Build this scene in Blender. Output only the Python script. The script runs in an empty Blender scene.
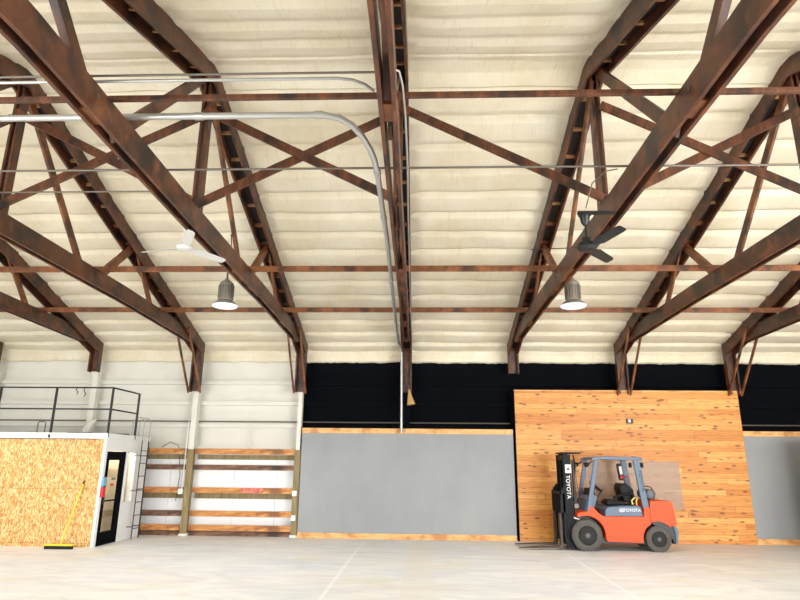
import bpy, math, random
import numpy as np
from mathutils import Vector, Matrix, noise
random.seed(7)
C = bpy.context.scene.collection

# ---------------------------------------------------------------- materials
def new_mat(name):
    m = bpy.data.materials.new(name); m.use_nodes = True
    nt = m.node_tree; nt.nodes.clear()
    out = nt.nodes.new('ShaderNodeOutputMaterial'); b = nt.nodes.new('ShaderNodeBsdfPrincipled')
    nt.links.new(b.outputs[0], out.inputs[0])
    return m, nt, b
def lin(c):
    return tuple(((x/255)/12.92 if x/255 <= .04045 else ((x/255+.055)/1.055)**2.4) for x in c) + (1,)
def plain(name, rgb, rough=.6, metal=0, spec=.5, bump=0, bscale=30, vary=0):
    m, nt, b = new_mat(name)
    b.inputs['Base Color'].default_value = lin(rgb); b.inputs['Roughness'].default_value = rough
    b.inputs['Metallic'].default_value = metal; b.inputs['Specular IOR Level'].default_value = spec
    if bump or vary:
        tc = nt.nodes.new('ShaderNodeTexCoord'); n = nt.nodes.new('ShaderNodeTexNoise')
        n.inputs['Scale'].default_value = bscale; n.inputs['Detail'].default_value = 5
        nt.links.new(tc.outputs['Object'], n.inputs['Vector'])
        if bump:
            bp = nt.nodes.new('ShaderNodeBump'); bp.inputs['Strength'].default_value = bump; bp.inputs['Distance'].default_value = .02
            nt.links.new(n.outputs[0], bp.inputs['Height']); nt.links.new(bp.outputs[0], b.inputs['Normal'])
        if vary:
            r = ramp(nt, [(.3, tuple(int(x*(1-vary)) for x in rgb)), (.7, tuple(min(255, int(x*(1+vary*.6))) for x in rgb))])
            nt.links.new(n.outputs[0], r.inputs[0]); nt.links.new(r.outputs[0], b.inputs['Base Color'])
    return m
def ramp(nt, stops):
    r = nt.nodes.new('ShaderNodeValToRGB'); e = r.color_ramp.elements
    while len(e) < len(stops): e.new(.5)
    for k, (p, c) in enumerate(stops):
        e[k].position = p; e[k].color = lin(c)
    return r
def texco(nt, scale=(1,1,1), rot=(0,0,0), kind='Object'):
    tc = nt.nodes.new('ShaderNodeTexCoord'); mp = nt.nodes.new('ShaderNodeMapping')
    mp.inputs['Scale'].default_value = scale; mp.inputs['Rotation'].default_value = rot
    nt.links.new(tc.outputs[kind], mp.inputs[0]); return mp
def noi(nt, vec, scale, detail=5, rough=.55, dist=0):
    n = nt.nodes.new('ShaderNodeTexNoise'); n.inputs['Scale'].default_value = scale
    n.inputs['Detail'].default_value = detail; n.inputs['Roughness'].default_value = rough
    n.inputs['Distortion'].default_value = dist
    nt.links.new(vec.outputs[0], n.inputs['Vector']); return n
def mixc(nt, a, b, fac, mode='MIX'):
    m = nt.nodes.new('ShaderNodeMix'); m.data_type = 'RGBA'; m.blend_type = mode
    for s, v in ((0, fac), (6, a), (7, b)):
        if isinstance(v, (int, float)): m.inputs[s].default_value = v
        elif isinstance(v, tuple): m.inputs[s].default_value = v
        else: nt.links.new(v, m.inputs[s])
    return m.outputs[2]
def mth(nt, op, a, b=0, c=None):
    m = nt.nodes.new('ShaderNodeMath'); m.operation = op
    for s, v in ((0, a), (1, b), (2, c)):
        if v is None: continue
        if isinstance(v, (int, float)): m.inputs[s].default_value = v
        else: nt.links.new(v, m.inputs[s])
    return m.outputs[0]

def wood(name, dark, mid, light, scale=(1,1,1), rough=.6, spots=None, nscale=6):
    m, nt, b = new_mat(name)
    mp = texco(nt, scale)
    n = noi(nt, mp, nscale, 8, .62, .6)
    r = ramp(nt, [(.3, dark), (.5, mid), (.72, light)])
    nt.links.new(n.outputs[0], r.inputs[0])
    col = r.outputs[0]
    if spots:
        n2 = noi(nt, texco(nt, (1,1,1)), 1.7, 4, .6)
        r2 = nt.nodes.new('ShaderNodeValToRGB'); r2.color_ramp.elements[0].position = .52; r2.color_ramp.elements[1].position = .62
        nt.links.new(n2.outputs[0], r2.inputs[0])
        col = mixc(nt, col, lin(spots), mth(nt, 'MULTIPLY', r2.outputs[0], .8))
    nt.links.new(col, b.inputs['Base Color']); b.inputs['Roughness'].default_value = rough
    bp = nt.nodes.new('ShaderNodeBump'); bp.inputs['Strength'].default_value = .25; bp.inputs['Distance'].default_value = .01
    nt.links.new(n.outputs[0], bp.inputs['Height']); nt.links.new(bp.outputs[0], b.inputs['Normal'])
    return m

M = {}
M['truss'] = wood('stained_timber', (44,25,16), (82,46,28), (118,70,43), (3,.8,.8), .45, (24,17,17), 3)
M['truss_warm'] = wood('warm_timber', (74,42,24), (118,70,38), (152,96,56), (1,1,1), .5, (48,28,20), 3)
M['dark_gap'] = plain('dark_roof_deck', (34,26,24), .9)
M['block'] = wood('pale_block', (120,84,50), (160,118,74), (190,150,100), (1,1,1), .7)
M['girt'] = wood('orange_board', (132,78,34), (196,130,66), (226,168,104), (.5,1,3), .6, (120,76,40), 5)
M['girt_dark'] = wood('weathered_board', (70,48,36), (112,80,60), (160,120,92), (.5,1,3), .7, (50,36,30), 5)
M['olive'] = wood('olive_stud', (108,94,62), (138,122,84), (156,140,102), (3,3,.5), .7, None, 4)
M['rail_wood'] = wood('pale_pine', (196,138,78), (226,172,108), (240,196,138), (.6,1,4), .55, (180,118,60), 5)
M['white'] = plain('white_paint', (236,238,238), .6, bump=.08, bscale=3, vary=.01)
M['white_dirty'] = plain('worn_white_paint', (222,220,212), .7, bump=.15, bscale=1.5, vary=.02)
M['black'] = plain('black_paint', (5,7,13), .85, spec=.08)
M['black_metal'] = plain('black_steel', (14,15,18), .45)
M['steel'] = plain('galvanised_steel', (176,176,174), .32, .6)
M['dull_steel'] = plain('dull_steel', (104,98,90), .5, .4)
M['lamp_body'] = plain('grey_lamp_housing', (132,126,116), .45, .2)
M['lamp_rim'] = plain('pale_reflector', (210,212,212), .4)
M['rubber'] = plain('tyre_rubber', (84,81,77), .85, bump=.4, bscale=60, vary=.15)
M['rim'] = plain('black_wheel_rim', (12,12,13), .55, spec=.3)
M['hub'] = plain('dusty_wheel_disc', (74,74,74), .55)
M['orange'] = plain('orange_paint', (226,72,14), .45, spec=.3)
M['grey_paint'] = plain('blue_grey_paint', (86,104,124), .45, spec=.35)
M['dark_grey'] = plain('dark_frame', (36,40,46), .5)
M['seat'] = plain('black_vinyl', (12,13,16), .6, spec=.25)
M['red'] = plain('red_paint', (200,26,34), .4)
M['blue'] = plain('pale_blue', (110,165,195), .6)
M['yellow'] = plain('yellow_plastic', (236,206,40), .45)
M['tan'] = plain('tan_cone', (186,150,96), .7)
M['bristle'] = plain('black_bristle', (28,28,28), .9)
M['beige'] = plain('beige_interior', (206,190,160), .7)
M['beige_reflection'] = plain('painted_reflection', (180,156,124), .7)
M['white_letter'] = plain('white_letter', (232,234,236), .5)
M['fan_white'] = plain('white_fan', (196,196,192), .5)

def mat_emit(name, rgb, s):
    m = bpy.data.materials.new(name); m.use_nodes = True; nt = m.node_tree; nt.nodes.clear()
    o = nt.nodes.new('ShaderNodeOutputMaterial'); e = nt.nodes.new('ShaderNodeEmission')
    e.inputs[0].default_value = lin(rgb); e.inputs[1].default_value = s; nt.links.new(e.outputs[0], o.inputs[0]); return m
M['glow'] = mat_emit('lamp_glow', (235,243,250), 1.5)

def foam():
    m, nt, b = new_mat('spray_foam')
    mp = texco(nt, (1,1,1)); n1 = noi(nt, mp, .9, 6, .6)
    r = ramp(nt, [(.25, (212,201,172)), (.5, (224,215,192)), (.75, (233,227,209))]); nt.links.new(n1.outputs[0], r.inputs[0])
    mp2 = texco(nt, (9,.8,.8)); n2 = noi(nt, mp2, 2.2, 6, .65, 1.2)
    r2 = ramp(nt, [(.26, (196,172,126)), (.44, (255,255,255))]); nt.links.new(n2.outputs[0], r2.inputs[0])
    col = mixc(nt, r.outputs[0], r2.outputs[0], .3, 'MULTIPLY')
    nt.links.new(col, b.inputs['Base Color']); b.inputs['Roughness'].default_value = .75; b.inputs['Specular IOR Level'].default_value = .25
    bp = nt.nodes.new('ShaderNodeBump'); bp.inputs['Strength'].default_value = .35; bp.inputs['Distance'].default_value = .03
    n3 = noi(nt, texco(nt, (5,1.2,1.2)), 3, 6, .6, .8)
    nt.links.new(n3.outputs[0], bp.inputs['Height']); nt.links.new(bp.outputs[0], b.inputs['Normal'])
    return m
M['foam'] = foam()

def floor_mat():
    m, nt, b = new_mat('trowelled_concrete')
    base = texco(nt)
    n1 = noi(nt, base, .35, 5, .55)
    r1 = ramp(nt, [(.3, (220,223,227)), (.5, (231,231,229)), (.7, (238,234,226))]); nt.links.new(n1.outputs[0], r1.inputs[0])
    n2 = noi(nt, texco(nt, (.55,1.5,1), (0,0,.2)), 1.6, 8, .6, 1.2)
    r2 = ramp(nt, [(.3, (212,212,216)), (.6, (255,255,255))]); nt.links.new(n2.outputs[0], r2.inputs[0])
    col = mixc(nt, r1.outputs[0], r2.outputs[0], .55, 'MULTIPLY')
    n3 = noi(nt, base, .6, 3, .5)
    r3 = nt.nodes.new('ShaderNodeValToRGB'); r3.color_ramp.elements[0].position = .58; r3.color_ramp.elements[1].position = .7
    nt.links.new(n3.outputs[0], r3.inputs[0])
    col = mixc(nt, col, lin((222,212,176)), mth(nt, 'MULTIPLY', r3.outputs[0], .4))
    sep = nt.nodes.new('ShaderNodeSeparateXYZ'); nt.links.new(base.outputs[0], sep.inputs[0])
    X, Y = sep.outputs[0], sep.outputs[1]
    def box(x0, x1, y0, y1):
        a = mth(nt, 'MULTIPLY', mth(nt, 'GREATER_THAN', X, x0), mth(nt, 'LESS_THAN', X, x1))
        c = mth(nt, 'MULTIPLY', mth(nt, 'GREATER_THAN', Y, y0), mth(nt, 'LESS_THAN', Y, y1))
        return mth(nt, 'MULTIPLY', a, c)
    # worn strip, then painted court lines
    col = mixc(nt, col, lin((226,220,208)), mth(nt, 'MULTIPLY', box(-.35, .22, 0, 16.6), .5))
    for q in ((-1.56, -1.5, 9.75, 15.6), (3.29, 3.345, 3, 15.1), (-1.5, 3.3, 9.75, 9.82), (-6, 6, 13.2, 13.215), (-12, 12, 6.1, 6.115)):
        k = .8 if q[1]-q[0] < 4.5 or q[2] == 9.75 else .3
        col = mixc(nt, col, lin((240,240,238)), mth(nt, 'MULTIPLY', box(*q), k))
    nt.links.new(col, b.inputs['Base Color']); b.inputs['Roughness'].default_value = .5; b.inputs['Specular IOR Level'].default_value = .35
    bp = nt.nodes.new('ShaderNodeBump'); bp.inputs['Strength'].default_value = .08; bp.inputs['Distance'].default_value = .02
    nt.links.new(n2.outputs[0], bp.inputs['Height']); nt.links.new(bp.outputs[0], b.inputs['Normal'])
    return m
M['floor'] = floor_mat()

def osb():
    m, nt, b = new_mat('strand_board')
    mp = texco(nt, (40,40,17), (0,.35,0))
    v = nt.nodes.new('ShaderNodeTexVoronoi'); v.inputs['Scale'].default_value = 1.0; v.inputs['Randomness'].default_value = 1
    nt.links.new(mp.outputs[0], v.inputs['Vector'])
    sp = nt.nodes.new('ShaderNodeSeparateColor'); nt.links.new(v.outputs['Color'], sp.inputs[0])
    r = ramp(nt, [(0, (180,128,66)), (.25, (202,152,84)), (.55, (218,174,106)), (.85, (236,206,152))]); nt.links.new(sp.outputs[0], r.inputs[0])
    n = noi(nt, texco(nt, (40,40,8), (0,-.5,0)), 1, 4)
    r2 = ramp(nt, [(.35, (200,170,130)), (.6, (255,255,255))]); nt.links.new(n.outputs[0], r2.inputs[0])
    col = mixc(nt, r.outputs[0], r2.outputs[0], .5, 'MULTIPLY')
    # sheet seams 1.22 m apart in z, 2.44 m in x
    base = texco(nt); s = nt.nodes.new('ShaderNodeSeparateXYZ'); nt.links.new(base.outputs[0], s.inputs[0])
    fz = mth(nt, 'FRACT', mth(nt, 'DIVIDE', mth(nt, 'ADD', s.outputs[2], 12.12), 1.22))
    seam = mth(nt, 'LESS_THAN', fz, .008)
    col = mixc(nt, col, lin((130,88,40)), mth(nt, 'MULTIPLY', seam, .7))
    nt.links.new(col, b.inputs['Base Color']); b.inputs['Roughness'].default_value = .6
    return m
M['osb'] = osb()

def planks():
    m, nt, b = new_mat('knotty_pine_boards')
    base = texco(nt); s = nt.nodes.new('ShaderNodeSeparateXYZ'); nt.links.new(base.outputs[0], s.inputs[0])
    H = .142
    row = mth(nt, 'FLOOR', mth(nt, 'DIVIDE', mth(nt, 'ADD', s.outputs[2], 10), H))
    fr = mth(nt, 'FRACT', mth(nt, 'DIVIDE', mth(nt, 'ADD', s.outputs[2], 10), H))
    wn = nt.nodes.new('ShaderNodeTexWhiteNoise'); wn.noise_dimensions = '1D'; nt.links.new(row, wn.inputs['W'])
    xs = mth(nt, 'ADD', s.outputs[0], mth(nt, 'MULTIPLY', wn.outputs['Value'], 7.3))
    bi = mth(nt, 'FLOOR', mth(nt, 'DIVIDE', xs, 3.6)); bf = mth(nt, 'FRACT', mth(nt, 'DIVIDE', xs, 3.6))
    wn2 = nt.nodes.new('ShaderNodeTexWhiteNoise'); wn2.noise_dimensions = '2D'
    cv = nt.nodes.new('ShaderNodeCombineXYZ'); nt.links.new(row, cv.inputs[0]); nt.links.new(bi, cv.inputs[1]); nt.links.new(cv.outputs[0], wn2.inputs['Vector'])
    r = ramp(nt, [(0, (204,132,56)), (.4, (216,148,68)), (.75, (224,160,80)), (1, (231,174,96))]); nt.links.new(wn2.outputs['Value'], r.inputs[0])
    # grain
    cg = nt.nodes.new('ShaderNodeCombineXYZ'); nt.links.new(xs, cg.inputs[0]); nt.links.new(mth(nt, 'MULTIPLY', s.outputs[2], 14), cg.inputs[1]); nt.links.new(row, cg.inputs[2])
    g = nt.nodes.new('ShaderNodeTexNoise'); g.inputs['Scale'].default_value = 2.2; g.inputs['Detail'].default_value = 6; g.inputs['Distortion'].default_value = .8
    nt.links.new(cg.outputs[0], g.inputs['Vector'])
    rg = ramp(nt, [(.3, (200,150,100)), (.6, (255,255,255))]); nt.links.new(g.outputs[0], rg.inputs[0])
    col = mixc(nt, r.outputs[0], rg.outputs[0], .6, 'MULTIPLY')
    # knots
    v = nt.nodes.new('ShaderNodeTexVoronoi'); v.inputs['Scale'].default_value = 1; v.inputs['Randomness'].default_value = 1
    ck = nt.nodes.new('ShaderNodeCombineXYZ'); nt.links.new(mth(nt, 'MULTIPLY', xs, 3.4), ck.inputs[0]); nt.links.new(mth(nt, 'MULTIPLY', s.outputs[2], 9), ck.inputs[1])
    nt.links.new(ck.outputs[0], v.inputs['Vector'])
    kn = nt.nodes.new('ShaderNodeValToRGB'); kn.color_ramp.elements[0].position = .14; kn.color_ramp.elements[1].position = .3
    kn.color_ramp.elements[0].color = (1,1,1,1); kn.color_ramp.elements[1].color = (0,0,0,1)
    nd = mth(nt, 'ADD', v.outputs['Distance'], mth(nt, 'MULTIPLY', mth(nt, 'SUBTRACT', g.outputs[0], .5), .25))
    nt.links.new(nd, kn.inputs[0])
    sc = nt.nodes.new('ShaderNodeSeparateColor'); nt.links.new(v.outputs['Color'], sc.inputs[0])
    km = mth(nt, 'MULTIPLY', kn.outputs[0], mth(nt, 'GREATER_THAN', sc.outputs[0], .35))
    col = mixc(nt, col, lin((98,48,20)), mth(nt, 'MULTIPLY', km, .85))
    seam = mth(nt, 'MAXIMUM', mth(nt, 'LESS_THAN', fr, .05), mth(nt, 'LESS_THAN', bf, .004))
    col = mixc(nt, col, lin((140,80,36)), mth(nt, 'MULTIPLY', seam, .65))
    nt.links.new(col, b.inputs['Base Color']); b.inputs['Roughness'].default_value = .5
    bp = nt.nodes.new('ShaderNodeBump'); bp.inputs['Strength'].default_value = .3; bp.inputs['Distance'].default_value = .01; bp.invert = True
    nt.links.new(seam, bp.inputs['Height']); nt.links.new(bp.outputs[0], b.inputs['Normal'])
    return m
M['planks'] = planks()

def grey_panel():
    m, nt, b = new_mat('grey_wallboard')
    n = noi(nt, texco(nt, (.8,1,.5)), 1.2, 5, .55)
    r = ramp(nt, [(.3, (138,142,146)), (.7, (150,153,155))]); nt.links.new(n.outputs[0], r.inputs[0])
    n2 = noi(nt, texco(nt), 5.5, 3); r2 = nt.nodes.new('ShaderNodeValToRGB'); r2.color_ramp.elements[0].position = .77; r2.color_ramp.elements[1].position = .79
    nt.links.new(n2.outputs[0], r2.inputs[0])
    col = mixc(nt, r.outputs[0], lin((205,208,210)), r2.outputs[0])
    nt.links.new(col, b.inputs['Base Color']); b.inputs['Roughness'].default_value = .55
    return m
M['grey_panel'] = grey_panel()

def sheet_mat():   # thin translucent plastic sheet
    m, nt, b = new_mat('hazy_plastic_sheet')
    b.inputs['Base Color'].default_value = lin((214,202,190)); b.inputs['Roughness'].default_value = .45
    b.inputs['Alpha'].default_value = .55; b.inputs['Base Color'].default_value = lin((196,176,158)); b.inputs['Alpha'].default_value = .4
    return m
M['sheet'] = sheet_mat()
def glass():
    m = bpy.data.materials.new('door_glass'); m.use_nodes = True; nt = m.node_tree; nt.nodes.clear()
    o = nt.nodes.new('ShaderNodeOutputMaterial'); mx = nt.nodes.new('ShaderNodeMixShader')
    t = nt.nodes.new('ShaderNodeBsdfTransparent'); g = nt.nodes.new('ShaderNodeBsdfGlossy'); g.inputs['Roughness'].default_value = .02
    f = nt.nodes.new('ShaderNodeFresnel'); f.inputs[0].default_value = 1.5
    ge = nt.nodes.new('ShaderNodeNewGeometry')
    nt.links.new(mth(nt, 'MULTIPLY', f.outputs[0], mth(nt, 'SUBTRACT', 1.0, ge.outputs['Backfacing'])), mx.inputs[0]); nt.links.new(t.outputs[0], mx.inputs[1]); nt.links.new(g.outputs[0], mx.inputs[2]); nt.links.new(mx.outputs[0], o.inputs[0])
    return m
M['glass'] = glass()

# ---------------------------------------------------------------- mesh helpers
class MB:
    def __init__(s): s.v = []; s.f = []
    def add(s, vs, fs):
        o = len(s.v); s.v += [tuple(v) for v in vs]; s.f += [tuple(i+o for i in f) for f in fs]; return s
    def box(s, x0, x1, y0, y1, z0, z1):
        return s.add([(x0,y0,z0),(x1,y0,z0),(x1,y1,z0),(x0,y1,z0),(x0,y0,z1),(x1,y0,z1),(x1,y1,z1),(x0,y1,z1)],
            [(0,3,2,1),(4,5,6,7),(0,1,5,4),(1,2,6,5),(2,3,7,6),(3,0,4,7)])
    def bar(s, p, q, w, h, up=(0,0,1)):           # rectangular bar from p to q; h along 'up', w across
        p, q = Vector(p), Vector(q); d = (q-p).normalized(); u = Vector(up)
        a = d.cross(u)
        if a.length < 1e-4: a = d.cross(Vector((1,0,0)))
        a.normalize(); u = a.cross(d).normalized()
        vs = []
        for c in (p, q):
            for sa, su in ((-1,-1),(1,-1),(1,1),(-1,1)): vs.append(c + a*w/2*sa + u*h/2*su)
        return s.add(vs, [(0,3,2,1),(4,5,6,7),(0,1,5,4),(1,2,6,5),(2,3,7,6),(3,0,4,7)])
    def tube(s, pts, r, n=10, radii=None):
        pts = [Vector(p) for p in pts]; rings = []; prev = None
        for i, p in enumerate(pts):
            d = (pts[min(i+1, len(pts)-1)] - pts[max(i-1, 0)]).normalized()
            ref = prev if prev is not None else (Vector((0,0,1)) if abs(d.z) < .9 else Vector((1,0,0)))
            a = (ref - d*ref.dot(d)).normalized(); prev = a; b2 = d.cross(a)
            rr = radii[i] if radii else r
            rings.append([p + a*rr*math.cos(2*math.pi*k/n) + b2*rr*math.sin(2*math.pi*k/n) for k in range(n)])
        vs = [v for r_ in rings for v in r_]; fs = []
        for i in range(len(rings)-1):
            for k in range(n):
                fs.append((i*n+k, i*n+(k+1)%n, (i+1)*n+(k+1)%n, (i+1)*n+k))
        fs.append(tuple(reversed(range(n)))); fs.append(tuple(range((len(rings)-1)*n, len(rings)*n)))
        return s.add(vs, fs)
    def lathe(s, prof, c, axis='z', n=32):        # prof: (radius, height) list
        vs = []; fs = []
        for r, h in prof:
            for k in range(n):
                a = 2*math.pi*k/n; x, y = r*math.cos(a), r*math.sin(a)
                v = {'z': (x,y,h), 'y': (x,h,-y), 'x': (h,x,y)}[axis]
                vs.append((c[0]+v[0], c[1]+v[1], c[2]+v[2]))
        for i in range(len(prof)-1):
            for k in range(n): fs.append((i*n+k, i*n+(k+1)%n, (i+1)*n+(k+1)%n, (i+1)*n+k))
        fs.append(tuple(reversed(range(n)))); fs.append(tuple(range((len(prof)-1)*n, len(prof)*n)))
        return s.add(vs, fs)
    def prism(s, poly, y0, y1):                   # polygon in x,z extruded along y
        n = len(poly)
        vs = [(x,y0,z) for x,z in poly] + [(x,y1,z) for x,z in poly]
        fs = [tuple(range(n)), tuple(reversed(range(n, 2*n)))] + [(i, (i+1)%n + 0, (i+1)%n+n, i+n) for i in range(n)]
        fs[0] = tuple(range(n)); return s.add(vs, fs)
    def prismx(s, poly, x0, x1):                  # polygon in y,z extruded along x
        n = len(poly)
        vs = [(x0,y,z) for y,z in poly] + [(x1,y,z) for y,z in poly]
        return s.add(vs, [tuple(range(n)), tuple(reversed(range(n, 2*n)))] + [(i, (i+1)%n, (i+1)%n+n, i+n) for i in range(n)])
    def build(s, name, mat, parent=None, off=None, bevel=0, smooth=False, world=True):
        me = bpy.data.meshes.new(name)
        o = bpy.data.objects.new(name, me); C.objects.link(o)
        L = Vector((0,0,0))
        if parent is not None and world:
            q = parent
            while q is not None: L += q.location; q = q.parent
        if parent is None:
            if off is None:
                xs = [v[0] for v in s.v]; ys = [v[1] for v in s.v]; zs = [v[2] for v in s.v]
                L = Vector(((min(xs)+max(xs))/2, (min(ys)+max(ys))/2, min(zs)))
            else: L = Vector(off)
            o.location = L
        me.from_pydata([Vector(v)-L for v in s.v], [], s.f); me.update()
        import bmesh
        bm = bmesh.new(); bm.from_mesh(me); bmesh.ops.recalc_face_normals(bm, faces=bm.faces); bm.to_mesh(me); bm.free()
        if smooth:
            me.shade_smooth() if hasattr(me, 'shade_smooth') else None
            try: me.set_sharp_from_angle(angle=math.radians(40))
            except Exception: pass
        me.materials.append(mat)
        o.parent = parent
        if bevel:
            b = o.modifiers.new('bevel', 'BEVEL'); b.width = bevel; b.segments = 2; b.limit_method = 'ANGLE'
        return o
def tag(o, label=None, cat=None, group=None, kind=None):
    if label: o['label'] = label
    if cat: o['category'] = cat
    if group: o['group'] = group
    if kind: o['kind'] = kind
    return o
def empty(name, loc, label=None, cat=None, group=None):
    o = bpy.data.objects.new(name, None); C.objects.link(o); o.location = loc; o.empty_display_size = .1
    return tag(o, label, cat, group)
def copy_tree(o, parent=None):
    c = o.copy(); C.objects.link(c); c.parent = parent
    for ch in [x for x in list(C.objects) if x.parent == o]: copy_tree(ch, c)
    return c
def arc(c, r, a0, a1, n, plane='xz'):
    out = []
    for k in range(n+1):
        a = math.radians(a0 + (a1-a0)*k/n); out.append((c[0]+r*math.cos(a), c[1]+r*math.sin(a)))
    return out
def text_mesh(name, s, size, mat, parent, loc, rot, depth=.002):
    cu = bpy.data.curves.new(name, 'FONT'); cu.body = s; cu.size = size; cu.extrude = depth; cu.align_x = 'CENTER'; cu.align_y = 'CENTER'
    t = bpy.data.objects.new('tmp_letters', cu); C.objects.link(t)
    dg = bpy.context.evaluated_depsgraph_get(); me = bpy.data.meshes.new_from_object(t.evaluated_get(dg))
    bpy.data.objects.remove(t)
    mat4 = Matrix.LocRotScale(Vector(loc), rot, None)
    L = Vector((0,0,0)); q = parent
    while q is not None: L += q.location; q = q.parent
    me.transform(Matrix.Translation(-L) @ mat4)
    me.materials.clear(); me.materials.append(mat)
    o = bpy.data.objects.new(name, me); C.objects.link(o); o.parent = parent; return o

# ---------------------------------------------------------------- dimensions
A0, S = -.441, 3.048
YR, ZR, MR = 8.25, 8.065, .303
TH = .0085                 # the trusses are not quite square to the wall
YW = 17.75                 # back wall
YN = -1.35                 # front wall, behind the camera
XL, XR = -14.6, 14.6
def zroof(y): return ZR - MR*abs(y-YR)
trusses = range(-4, 5)
TX = [A0 + i*S for i in trusses]

# ---------------------------------------------------------------- setting
f = MB().box(XL, XR, YN, YW, -.15, 0).build('floor', M['floor'], off=(0,0,0)); tag(f, kind='structure')

def build_ceiling():
    xs = np.arange(XL, XR+.001, .1); ys = np.arange(YN, YW+.001, .02)
    ny, nx = len(ys), len(xs)
    verts = np.empty((ny, nx, 3), np.float32)
    tx = np.array(TX)
    pass
    P = .613
    for j, y in enumerate(ys):
        a = abs(y-YR); s = (a+.18)/P - .0   # grooves at a = .43 + k*.613
        u = ((a - .38)/P) % 1.0
        if y < YR: u = 1-u
        k = math.floor((a-.38)/P)
        for i, x in enumerate(xs):
            w = noise.noise((x*.55, k*3.1+ (9 if y < YR else 0), 1.3))*.03 + noise.noise((x*2.6, k*5.7, 4.1))*.012
            uu = (u + w) % 1.0
            if a < .38: h = .75
            elif y > YR and (uu < .02 or uu > .955): h = -.85
            elif y < YR and uu < .28: h = .1 + (uu/.28)*.9
            elif uu < .08: h = -.2 + uu/.08*1.2
            elif uu < .66: h = 1.0 + .1*math.sin((uu-.05)/.61*math.pi)
            else:
                t = (uu-.66)/.34; h = 1-(t*t*(3-2*t))*.85
            z = ZR + .03 - MR*a - (.092 if y > YR else .045)*h
            z += noise.noise((x*1.3, y*1.7, .5))*.022 + noise.noise((x*7, y*2.2, 3.5))*.006
            d = float(np.min(np.abs(tx + TH*(17.25-y) - x)))
            if d < .55:
                q = math.exp(-((d-.16)/.10)**2) if d > .16 else 1
                z += .07*(h-.55)*min(1, q*1.1)
                z -= .015*q*(1+1.0*noise.noise((x*5+y*7, y*3, 9)))
            if a < .38: z = min(z, ZR-.06)
            verts[j, i] = (x, y, z)
    V = verts.reshape(-1, 3)
    idx = np.arange(ny*nx).reshape(ny, nx)
    q = np.stack([idx[:-1, :-1], idx[1:, :-1], idx[1:, 1:], idx[:-1, 1:]], -1).reshape(-1, 4)
    me = bpy.data.meshes.new('ceiling')
    me.vertices.add(len(V)); me.vertices.foreach_set('co', V.ravel())
    me.loops.add(q.size); me.loops.foreach_set('vertex_index', q.ravel().astype(np.int32))
    me.polygons.add(len(q)); me.polygons.foreach_set('loop_start', np.arange(0, q.size, 4, dtype=np.int32))
    me.polygons.foreach_set('use_smooth', np.ones(len(q), bool))
    me.update(calc_edges=True); me.validate()
    me.materials.append(M['foam'])
    o = bpy.data.objects.new('ceiling', me); C.objects.link(o); tag(o, kind='structure')
build_ceiling()
# roof skin above the foam so that no daylight leaks in
sk = MB()
for sgn in (-1, 1):
    ye = YW+.2 if sgn > 0 else YN-.2
    ze = zroof(ye)+.1
    sk.add([(XL-.2,YR,ZR+.16),(XR+.2,YR,ZR+.16),(XR+.2,ye,ze+.06),(XL-.2,ye,ze+.06),(XL-.2,YR,ZR+.1),(XR+.2,YR,ZR+.1),(XR+.2,ye,ze),(XL-.2,ye,ze)],
        [(0,1,2,3),(7,6,5,4),(0,4,5,1),(1,5,6,2),(2,6,7,3),(3,7,4,0)])
tag(sk.build('ceiling', M['dark_gap']), kind='structure')

# back wall: pale cladding on the left, black above the partitions
ZW = zroof(YW)+.1
XS = A0 - S - .04          # paint change, behind the post
def cladding(x0, x1, mat, name):
    b = MB(); b.box(x0, x1, YW, YW+.12, 0, ZW)
    for z in (4.22, 3.62, 2.98, 2.36): b.box(x0, x1, YW-.16, YW, z-.055, z+.055)
    if x0 < -5:
        x = x0+.8
        while x < x1:                                     # sheet laps
            b.box(x-.006, x+.006, YW-.008, YW, 0, 4.8); x += 1.22
    o = b.build(name, mat); tag(o, kind='structure'); return o
cladding(XL, XS, M['white_dirty'], 'wall_back'); cladding(XS, XR, M['black'], 'wall_back')
# foam turned down over the head of the wall, ragged lower edge
b = MB(); xs = np.arange(XL, XR, .06); vs = []; fs = []
for i, x in enumerate(xs):
    e = 4.84 + .025*noise.noise((x*2.2, 0, 0)) + .02*noise.noise((x*9, 0, 3)) + (0.05*max(0, noise.noise((x*.8, 5, 5))))
    for (y, z) in ((YW-.02, e), (YW-.10, e+.03), (YW-.13, 4.97+.02*noise.noise((x*2, 9, 0))), (YW-.10, 5.06), (YW-.17, 5.16), (YW-.12, 5.32)):
        vs.append((x, y+.01*noise.noise((x*6, z*6, 1)), z))
n = 6
for i in range(len(xs)-1):
    for k in range(n-1): fs.append((i*n+k, (i+1)*n+k, (i+1)*n+k+1, i*n+k+1))
b.add(vs, fs); o = b.build('trim_1', M['foam'], smooth=True); tag(o, kind='structure')
# side walls and front wall with two unseen openings added for the light direction
def gable(x0, x1, name):
    b = MB(); p = [(YN-.1,0),(YW+.1,0),(YW+.1,zroof(YW)+.05),(YR,ZR+.08),(YN-.1,zroof(YN)+.05)]
    b.prismx(p, x0, x1); tag(b.build(name, M['white_dirty']), kind='structure')
gable(XL-.15, XL, 'wall_left'); gable(XR, XR+.15, 'wall_right_or_blocker')
DX0, DX1, DZ = 5.0, 13.9, 4.5
b = MB().box(XL, -13.2, YN-.15, YN, 0, 5.3); b.box(-5.0, DX0, YN-.15, YN, 0, 5.3); b.box(-13.2, -5.0, YN-.15, YN, DZ, 5.3); b.box(DX1, XR, YN-.15, YN, 0, 5.3); b.box(DX0, DX1, YN-.15, YN, DZ, 5.3)
tag(b.build('wall_front', M['white_dirty']), kind='structure')

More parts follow.
